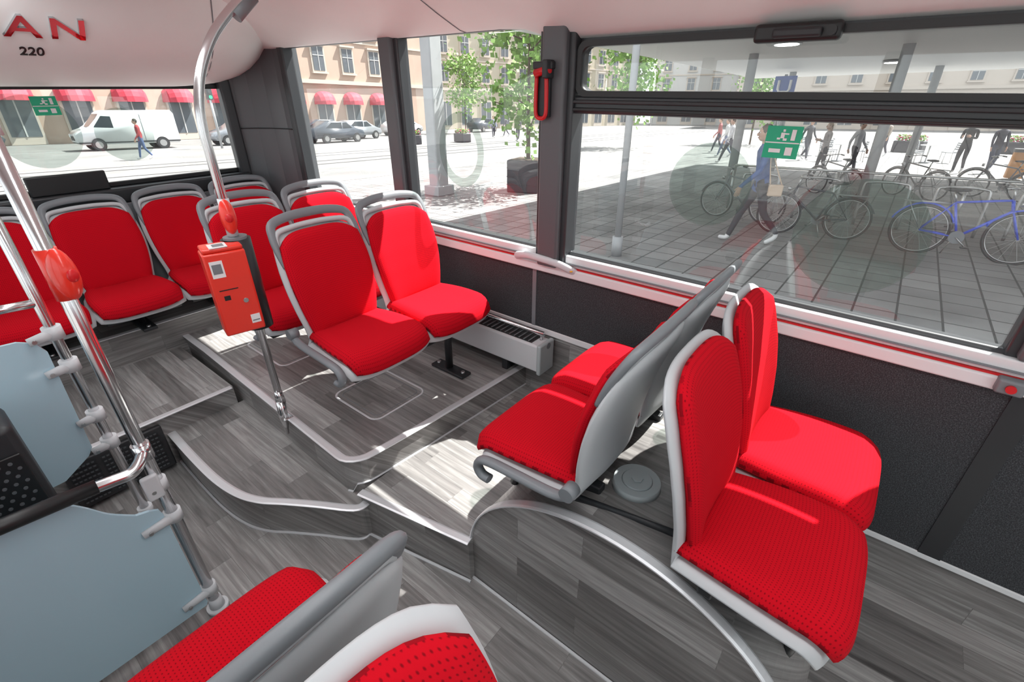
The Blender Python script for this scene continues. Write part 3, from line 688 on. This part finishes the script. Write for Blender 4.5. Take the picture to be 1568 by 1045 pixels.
def bicycle(name,x,y,rz,fcol,s=1.0):
    fm=mat('bike_frame_'+name[-3:],fcol,.3,coat=.4); b=MB(); R=.345; A=Vector((-.53,0,R)); F=Vector((.53,0,R))
    for C in(A,F):
        ring=[(C.x+R*cos(a),0,C.z+R*sin(a)) for a in [2*pi*i/40 for i in range(40)]]
        b.tube(ring,.019,M_black,8,closed=True)
        b.tube([(C.x+(R-.025)*cos(a),0,C.z+(R-.025)*sin(a)) for a in [2*pi*i/40 for i in range(40)]],.009,M_bolt,6,closed=True)
        for i in range(20):
            a=2*pi*i/20; b.tube([(C.x,.02*(-1)**i,C.z),(C.x+(R-.03)*cos(a),0,C.z+(R-.03)*sin(a))],.0022,M_bolt,4,caps=False)
        b.cyl((C.x,-.05,C.z),(C.x,.05,C.z),.022,M_bolt,10)
        b.tube([(C.x+(R+.035)*cos(a),0,C.z+(R+.035)*sin(a)) for a in [math.radians(q) for q in range(20,170,10)]],.014,fm,6,fl=1.6)
    bb=Vector((-.09,0,.29)); st=Vector((-.24,0,.76)); hd=Vector((.33,0,.84)); hl=Vector((.37,0,.70))
    for p,q,r in((bb,st,.016),(bb,hl,.019),(st,hd,.016),(hd,hl,.020)): b.tube([p,q],r,fm,10)
    for sg in(-1,1):
        o=Vector((0,.055*sg,0)); b.tube([bb+o*.5,A+o],.010,fm,8); b.tube([st+o*.3,A+o],.008,fm,8); b.tube([hl,hl+Vector((.03,.04*sg,-.06)),F+o],.012,fm,8)
    b.tube([st,st+Vector((-.04,0,.14))],.013,M_bolt,8)
    b.ell(st+Vector((-.06,0,.17)),.13,.065,.032,M_black,14,8); b.ell(st+Vector((.05,0,.17)),.08,.028,.022,M_black,10,6)
    b.tube([hd,hd+Vector((-.03,0,.16))],.013,M_bolt,8)
    b.tube(smoothpath([(.13,-.27,1.0),(.25,-.26,1.02),(.31,-.14,1.01),(.30,0,1.0),(.31,.14,1.01),(.25,.26,1.02),(.13,.27,1.0)],4),.011,M_bolt,8)
    for sg in(-1,1): b.tube([(.13,.27*sg,1.0),(.22,.265*sg,1.015)],.016,M_black,8)
    b.cyl((bb.x,-.03,bb.z),(bb.x,-.045,bb.z),.09,M_hand,24); b.tube([bb+Vector((0,-.06,0)),bb+Vector((.12,-.06,-.12))],.01,M_bolt,6); b.tube([bb+Vector((0,.06,0)),bb+Vector((-.12,.06,.12))],.01,M_bolt,6)
    for q in((.12,-.10,-.12),(-.12,.10,.12)): b.box(bb.x+q[0]-.045,bb.x+q[0]+.045,q[1]-.04,q[1]+.04,bb.z+q[2]-.01,bb.z+q[2]+.01,M_black)
    b.tube([bb+Vector((0,-.04,.08)),A+Vector((0,-.04,.03))],.004,M_black,4); b.tube([bb+Vector((0,-.04,-.08)),A+Vector((0,-.04,-.03))],.004,M_black,4)
    b.tube([(-.30,0,.75),(-.60,0,.74),(-.82,0,.74)],.008,M_bolt,6)
    for sg in(-1,1): b.tube([(-.27,.05*sg,.745),(-.80,.05*sg,.74)],.006,M_bolt,6); b.tube([(-.75,.05*sg,.74),(-.53,.05*sg,R)],.006,M_bolt,6)
    b.cyl((.42,0,.80),(.47,0,.80),.035,M_bolt,12); b.tube([(-.1,.06,.28),(-.18,.13,.01)],.008,M_bolt,6)
    return xobj(b,name,T(x,y,0,rz,s))
bicycle('bicycle',9.75,-1.02,-pi/2+.03,(.02,.07,.62),1.06)
bicycle('bicycle.001',9.95,1.05,pi/2+.15,(.05,.05,.06))
bicycle('bicycle.002',10.7,2.45,pi/2-.2,(.15,.16,.18))
bicycle('bicycle.003',15.5,1.4,.9,(.2,.2,.2)); bicycle('bicycle.004',16.5,-.3,.9,(.05,.05,.05)); bicycle('bicycle.005',17.5,-2.0,1.2,(.1,.1,.12))
b=MB()
for i in range(5):
    y=-2.4+1.1*i; b.tube(smoothpath([(11.6,y,0),(11.6,y,.7),(11.6,y+.1,.82),(11.6,y+.6,.82),(11.6,y+.7,.7),(11.6,y+.7,0)],4),.025,M_bolt,8)
b.tube([(11.9,-3,.95),(11.9,3,.95)],.025,M_bolt,8)
for y in(-3,-1,1,3): b.cyl((11.9,y,0),(11.9,y,.95),.025,M_bolt,8)
xobj(b,'bicycle_rack')
b=MB(); pl=rrect(-.22,.22,-.22,.22,.08); b.prism(pl,0.05,.85,mat('bin_orange',(.5,.2,.02),.5)); b.prism([(x*1.08,y*1.08) for x,y in pl],.85,.95,M_dark); b.cyl((0,0,0),(0,0,.1),.1,M_dark); b.box(-.12,.12,-.235,-.2,.68,.78,M_black); xobj(b,'litter_bin',T(23.3,-2.9,0))
def cafe(name,x,y,rz,kind):
    b=MB(); tm=M_hand
    if kind=='table':
        b.cyl((0,0,.70),(0,0,.73),.36,M_sticker,28); b.cyl((0,0,.03),(0,0,.70),.03,M_bolt,10); b.cyl((0,0,0),(0,0,.03),.22,tm,20)
    else:
        b.box(-.22,.22,-.22,.22,.43,.46,tm,.01)
        for sx in(-.2,.2):
            b.tube([(sx,-.2,0),(sx,-.19,.44)],.012,M_bolt,8); b.tube([(sx,.22,0),(sx,.20,.44),(sx,.27,.86)],.012,M_bolt,8)
        for k in range(4): b.box(-.2,.2,.215+.013*k,.235+.013*k,.55+.08*k,.60+.08*k,tm,.004)
    xobj(b,name,T(x,y,0,rz))
i=0
for k,(x,y) in enumerate(((27.5,2.6),(29,-.6),(30,4.2))):
    cafe('cafe_table'+('' if k==0 else '.%03d'%k),x,y,0,'table')
    for a in(.3,2.2,4.1): cafe('cafe_chair'+('' if i==0 else '.%03d'%i),x+.75*sin(a),y-.75*cos(a),a+pi,'chair'); i+=1
M_carw=mat('van_white',(.62,.63,.64),.3,coat=.5); M_cars=mat('car_silver',(.3,.32,.35),.3,.5,coat=.5); M_carb=mat('car_dark',(.03,.04,.055),.3,coat=.5); M_cglass=mat('car_glass',(.03,.04,.05),.08)
def vehicle(name,body,prof,wins,wheels,W,mx,wr=.34):
    b=MB(); b.prism(prof,-W/2,W/2,body,axis='Y')
    es=[e for e in b.bm.edges if abs(e.verts[0].co.y-e.verts[1].co.y)<1e-5]
    r=bmesh.ops.bevel(b.bm,geom=es,offset=.07,segments=3,affect='EDGES')
    for f in b.bm.faces: f.smooth=True
    for w in wins:
        for sg in(-1,1):
            y=sg*(W/2+.004); b.face([b.bm.verts.new((p[0],y,p[1])) for p in w],M_cglass)
    for wx in wheels:
        for sg in(-1,1):
            y=sg*(W/2-.02); b.cyl((wx,y-.1*sg,wr),(wx,y+.04*sg,wr),wr*1.12,M_black,24); b.cyl((wx,y+.04*sg,wr),(wx,y+.06*sg,wr),wr*.95,M_dark,24); b.cyl((wx,y+.055*sg,wr),(wx,y+.075*sg,wr),wr*.6,M_bolt,16)
    return b
vp=[(-2.7,.35),(2.5,.35),(2.75,.5),(2.78,.95),(2.55,1.15),(1.9,1.35),(1.25,2.15),(1.0,2.3),(-2.6,2.32),(-2.75,2.1),(-2.78,.6)]
b=vehicle('v',M_carw,vp,[[(1.75,1.35),(.75,1.3),(.75,1.95),(1.22,1.98)]],(1.75,-1.7),1.95,None)
b.box(-2.76,2.7,-.985,.985,.42,.5,M_dark); b.box(2.70,2.80,-.85,-.55,.75,.95,M_sticker,.02); b.box(2.70,2.80,.55,.85,.75,.95,M_sticker,.02); b.box(-.8,-.78,-.985,.985,.5,2.1,M_hand)
b.grid(lambda u,v:(1.93-.62*u,-.85+1.7*v,1.37+.72*u),2,2,M_cglass); b.box(2.76,2.80,-.4,.4,.6,.85,M_dark)
xobj(b,'delivery_van',T(9.9,38.0,0,pi-.05,.93))
cpf=[(-2.1,.3),(2.0,.3),(2.15,.55),(2.0,.8),(1.2,.95),(.55,1.4),(-.8,1.45),(-1.6,1.05),(-2.1,.95),(-2.2,.6)]
cw=[[(1.0,.98),(.15,.95),(.15,1.33),(.5,1.34)],[(.08,.95),(-1.3,1.0),(-.8,1.36),(.08,1.35)]]
for i,(x,y,m,a) in enumerate(((16.5,37.5,M_cars,pi),(22.0,34.5,M_carb,.05),(26.0,37.5,M_cars,0.1),(27,44,M_carb,0),(33.5,40.5,M_carw,.1),(3,44,M_carb,0),(38,46,M_cars,0),(45,40,M_carb,.2))):
    b=vehicle('c',m,cpf,cw,(1.35,-1.35),1.75,None,.3); xobj(b,'car'+('' if i==0 else '.%03d'%i),T(x,y,0,a))
b=MB(); b.cyl((0,0,0),(0,0,3.6),.07,M_col); b.box(-.16,.16,-.14,.14,2.7,3.6,M_black,.03)
for k,m in enumerate((M_green,M_dark,M_redplain)): b.cyl((0,-.14,2.85+.3*k),(0,-.17,2.85+.3*k),.10,m,16)
xobj(b,'traffic_light',T(13.6,34,0))

# ---------------- people
def person(name,x,y,rz,h,top,legs,hair,skin=(.50,.31,.23),stride=.28,arms='walk',shoe=(.6,.6,.6),longhair=False,bag=None,lean=0.):
    sk_=mat(name+'_skin',skin,.6); tp_=mat(name+'_top',top,.8,noise=.1,nscale=8); lg_=mat(name+'_trousers',legs,.8); hr_=mat(name+'_hair',hair,.7); sh_=mat(name+'_shoes',shoe,.6)
    V=[];E=[];R=[];S=[]
    def a(p,r,par=None,m=0):
        V.append(Vector(p)); R.append(r); i=len(V)-1
        if par is not None: E.append((par,i)); S.append((par,i,m))
        return i
    ln=lean
    pel=a((0,0,.93),(.145,.11)); wa=a((0,.01+ln*.2,1.08),(.125,.095),pel,1); ch=a((0,.015+ln*.5,1.27),(.15,.11),wa,1); uc=a((0,.0+ln*.75,1.41),(.12,.085),ch,1)
    nk=a((0,.01+ln*.85,1.50),(.052,.052),uc,3); hd=a((0,.03+ln,1.565),(.05,.05),nk,3)
    for sg in(-1,1):
        st=stride*sg
        hp=a((.085*sg,0,.90),(.095,.10),pel,2); kn=a((.09*sg,st*.45+.05,.50),(.062,.066),hp,2)
        back=st<0
        an=a((.09*sg,st*1.0-(.06 if back else -.02),.09+(.09 if back else 0)),(.042,.045),kn,2)
        heel=a((.09*sg,st*1.0-(.06 if back else -.02)+.02,.045+(.07 if back else 0)),(.04,.04),an,4)
        a((.10*sg,st+.15-(.05 if back else -.02),.03+(.0 if back else .03)),(.038,.026),heel,4)
        sh=a((.175*sg,ln*.75,1.40),(.062,.062),uc,1)
        if arms=='walk': el=(.22*sg,-st*.35-.03+ln*.6,1.13); wr=(.23*sg,-st*.8+.07+ln*.6,.90); dr=Vector((0,.25,-1))
        elif arms=='phone': el=(.21*sg,.02+ln,1.14); wr=(.11*sg,.24+ln,1.20); dr=Vector((-.4*sg,1,.2))
        else: el=(.21*sg,.03,1.14); wr=(.22*sg,.12,.90); dr=Vector((0,.2,-1))
        e_=a(el,(.045,.045),sh,1); w_=a(wr,(.027,.03),e_,1); dr.normalize()
        pm=a(Vector(wr)+dr*.055,(.018,.036),w_,3)
        base=Vector(wr)+dr*.09; side=dr.cross(Vector((sg,0,0))).normalized()
        for f in range(4):
            o=side*(.030-.02*f); L=(.062,.072,.068,.052)[f]
            q=a(base+o,(.0095,.0095),pm,3); q=a(base+o+dr*L*.5+Vector((-.004*sg,0,0)),(.009,.009),q,3); a(base+o+dr*L+Vector((-.018*sg,0,0)),(.0075,.0075),q,3)
        q=a(Vector(wr)+dr*.035+side*.035,(.011,.011),w_,3); a(Vector(wr)+dr*.075+side*.055+Vector((-.01*sg,0,0)),(.009,.009),q,3)
    me=D.meshes.new(name+'_sk'); me.from_pydata(V,E,[]); o=D.objects.new(name+'_sk',me); SC.collection.objects.link(o)
    o.modifiers.new('Skin','SKIN')
    for i,d in enumerate(me.skin_vertices[0].data): d.radius=R[i]; d.use_root=(i==0)
    o.modifiers.new('Sub','SUBSURF').levels=1
    dg=bpy.context.evaluated_depsgraph_get(); bme=D.meshes.new_from_object(o.evaluated_get(dg)); D.objects.remove(o)
    b=MB(); b.bm.free(); b.bm=bmesh.new(); b.bm.from_mesh(bme); b.uv=b.bm.loops.layers.uv.new('UVMap') if not b.bm.loops.layers.uv else b.bm.loops.layers.uv[0]
    ms=[tp_,tp_,lg_,sk_,sh_]
    for m in ms+[hr_]: b.mi(m)
    for f in b.bm.faces:
        c=f.calc_center_median(); best=9;bm_=0
        for i,j,m in S:
            p,q=V[i],V[j]; d=q-p; t=max(0,min(1,(c-p).dot(d)/max(1e-9,d.length_squared))); ds=(c-(p+d*t)).length-(R[i][0]*(1-t)+R[j][0]*t)*.8
            if ds<best: best=ds; bm_=m
        f.material_index=b.mi(ms[bm_]); f.smooth=True
    hc=Vector((0,.035+ln,1.64))
    b.ell(hc,.074,.092,.115,sk_,18,14); b.ell(hc+Vector((0,.02,-.055)),.055,.065,.055,sk_,14,10)
    b.ell(hc+Vector((0,.098,-.015)),.012,.018,.024,sk_,8,6)
    for sg in(-1,1):
        b.ell(hc+Vector((.030*sg,.082,.012)),.012,.008,.008,M_sticker,8,6); b.ell(hc+Vector((.030*sg,.089,.012)),.005,.004,.006,M_black,6,5)
        b.ell(hc+Vector((.076*sg,0,-.005)),.010,.02,.03,sk_,8,6)
    b.ell(hc+Vector((0,.088,-.058)),.022,.008,.006,mat(name+'_lips',(.4,.12,.1),.5),8,5)
    b.ell(hc+Vector((0,-.018,.028)),.084,.096,.105,hr_,18,12)
    if longhair: b.ell(hc+Vector((0,-.065,-.09)),.075,.045,.15,hr_,14,10)
    if bag:
        bg=mat(name+'_bag',bag,.5); b.box(-.31,-.24,-.24,-.04,.78,.95,bg,.02); b.tube(smoothpath([(-.27,-.22,.94),(-.22,-.10,1.2),(-.15,0,1.47),(-.20,-.02,1.2),(-.27,-.06,.94)],4),.009,bg,6)
    return xobj(b,name,T(x,y,0,rz,h/1.75))
person('pedestrian',8.75,1.74,.45,1.84,(.03,.08,.24),(.02,.022,.03),(.07,.04,.03),stride=.30,longhair=True,bag=(.50,.38,.28),shoe=(.7,.7,.7),lean=.06,arms='walk')
person('pedestrian.001',23.3,6.3,.6,1.8,(.5,.5,.52),(.05,.05,.07),(.05,.03,.02),stride=.3)
person('pedestrian.002',26.5,7.4,.4,1.75,(.5,.5,.5),(.15,.18,.28),(.12,.08,.05),stride=.25)
person('pedestrian.003',24.4,-1.5,1.2,1.82,(.02,.02,.025),(.02,.02,.03),(.03,.02,.02),stride=.06,arms='phone')
person('pedestrian.004',25.2,-2.4,1.9,1.75,(.03,.03,.05),(.03,.04,.08),(.04,.03,.02),stride=.1,arms='stand')
person('pedestrian.005',20.8,1.5,2.6,1.75,(.4,.4,.42),(.03,.03,.04),(.05,.04,.03),stride=.2)
person('pedestrian.006',20.0,2.3,.5,1.72,(.35,.32,.32),(.02,.02,.03),(.25,.17,.1),stride=.1,arms='phone',longhair=True)
person('pedestrian.007',7.9,28.5,1.4,1.75,(.35,.04,.05),(.08,.12,.25),(.05,.04,.03),stride=.2)
person('pedestrian.008',29,8.5,.4,1.75,(.3,.08,.08),(.05,.05,.07),(.12,.08,.05),stride=.25)
person('pedestrian.009',37,30,.4,1.75,(.1,.1,.12),(.05,.05,.07),(.12,.08,.05),stride=.25)
person('pedestrian.010',34,29,2.4,1.75,(.3,.3,.4),(.05,.05,.07),(.12,.08,.05),stride=.25)
person('pedestrian.011',31,24,2.4,1.75,(.05,.05,.06),(.05,.05,.07),(.12,.08,.05),stride=.25)
person('pedestrian.012',27,3.9,2.4,1.75,(.05,.05,.06),(.05,.05,.07),(.12,.08,.05),stride=.25)
person('pedestrian.013',31.5,1.2,.9,1.75,(.35,.3,.25),(.05,.05,.07),(.12,.08,.05),stride=.15,arms='stand')

# ================================================================= LIGHT
w=D.worlds.new('World'); SC.world=w; w.use_nodes=True; nt=w.node_tree; bg=nt.nodes['Background']
sk=nt.nodes.new('ShaderNodeTexSky'); sk.sky_type='HOSEK_WILKIE'; sk.turbidity=4; sd=Vector((1,-.40,1.48)).normalized(); sk.sun_direction=sd
mx=nt.nodes.new('ShaderNodeMix'); mx.data_type='RGBA'; mx.inputs[0].default_value=.75; mx.inputs[7].default_value=(.93,.97,1,1)
nt.links.new(sk.outputs[0],mx.inputs[6]); nt.links.new(mx.outputs[2],bg.inputs[0]); bg.inputs[1].default_value=2.35
L=D.lights.new('sun','SUN'); L.energy=17; L.angle=math.radians(.55); L.color=(1,.97,.93)
o=D.objects.new('sun',L); SC.collection.objects.link(o); o.rotation_euler=sd.to_track_quat('Z','Y').to_euler()
for i,(x,y) in enumerate(((.45,-2.5),(.45,0.),(.45,2.2))):  # unseen area lights added under the ceiling as interior fill, no fixtures modelled
    L=D.lights.new('ceiling_fill','AREA'); L.shape='RECTANGLE'; L.size=.25; L.size_y=2.0; L.energy=14; L.color=(.97,.99,1)
    o=D.objects.new('ceiling_fill',L); SC.collection.objects.link(o); o.location=(x,y,ZC-.02)
# ================================================================= CAMERA
th=math.radians(28.44)
fw=Vector((sin(PH)*cos(th),cos(PH)*cos(th),-sin(th))); rt=rightv; up=rt.cross(fw)
cam=D.cameras.new('camera'); cam.sensor_width=36; cam.lens=36*720/1568; cam.clip_start=.03; cam.clip_end=500
o=D.objects.new('camera',cam); SC.collection.objects.link(o)
mw=Matrix((( rt.x,up.x,-fw.x,0),(rt.y,up.y,-fw.y,0),(rt.z,up.z,-fw.z,1.9),(0,0,0,1))); o.matrix_world=mw
SC.camera=o
SC.view_settings.view_transform='Standard'; SC.view_settings.exposure=0.0
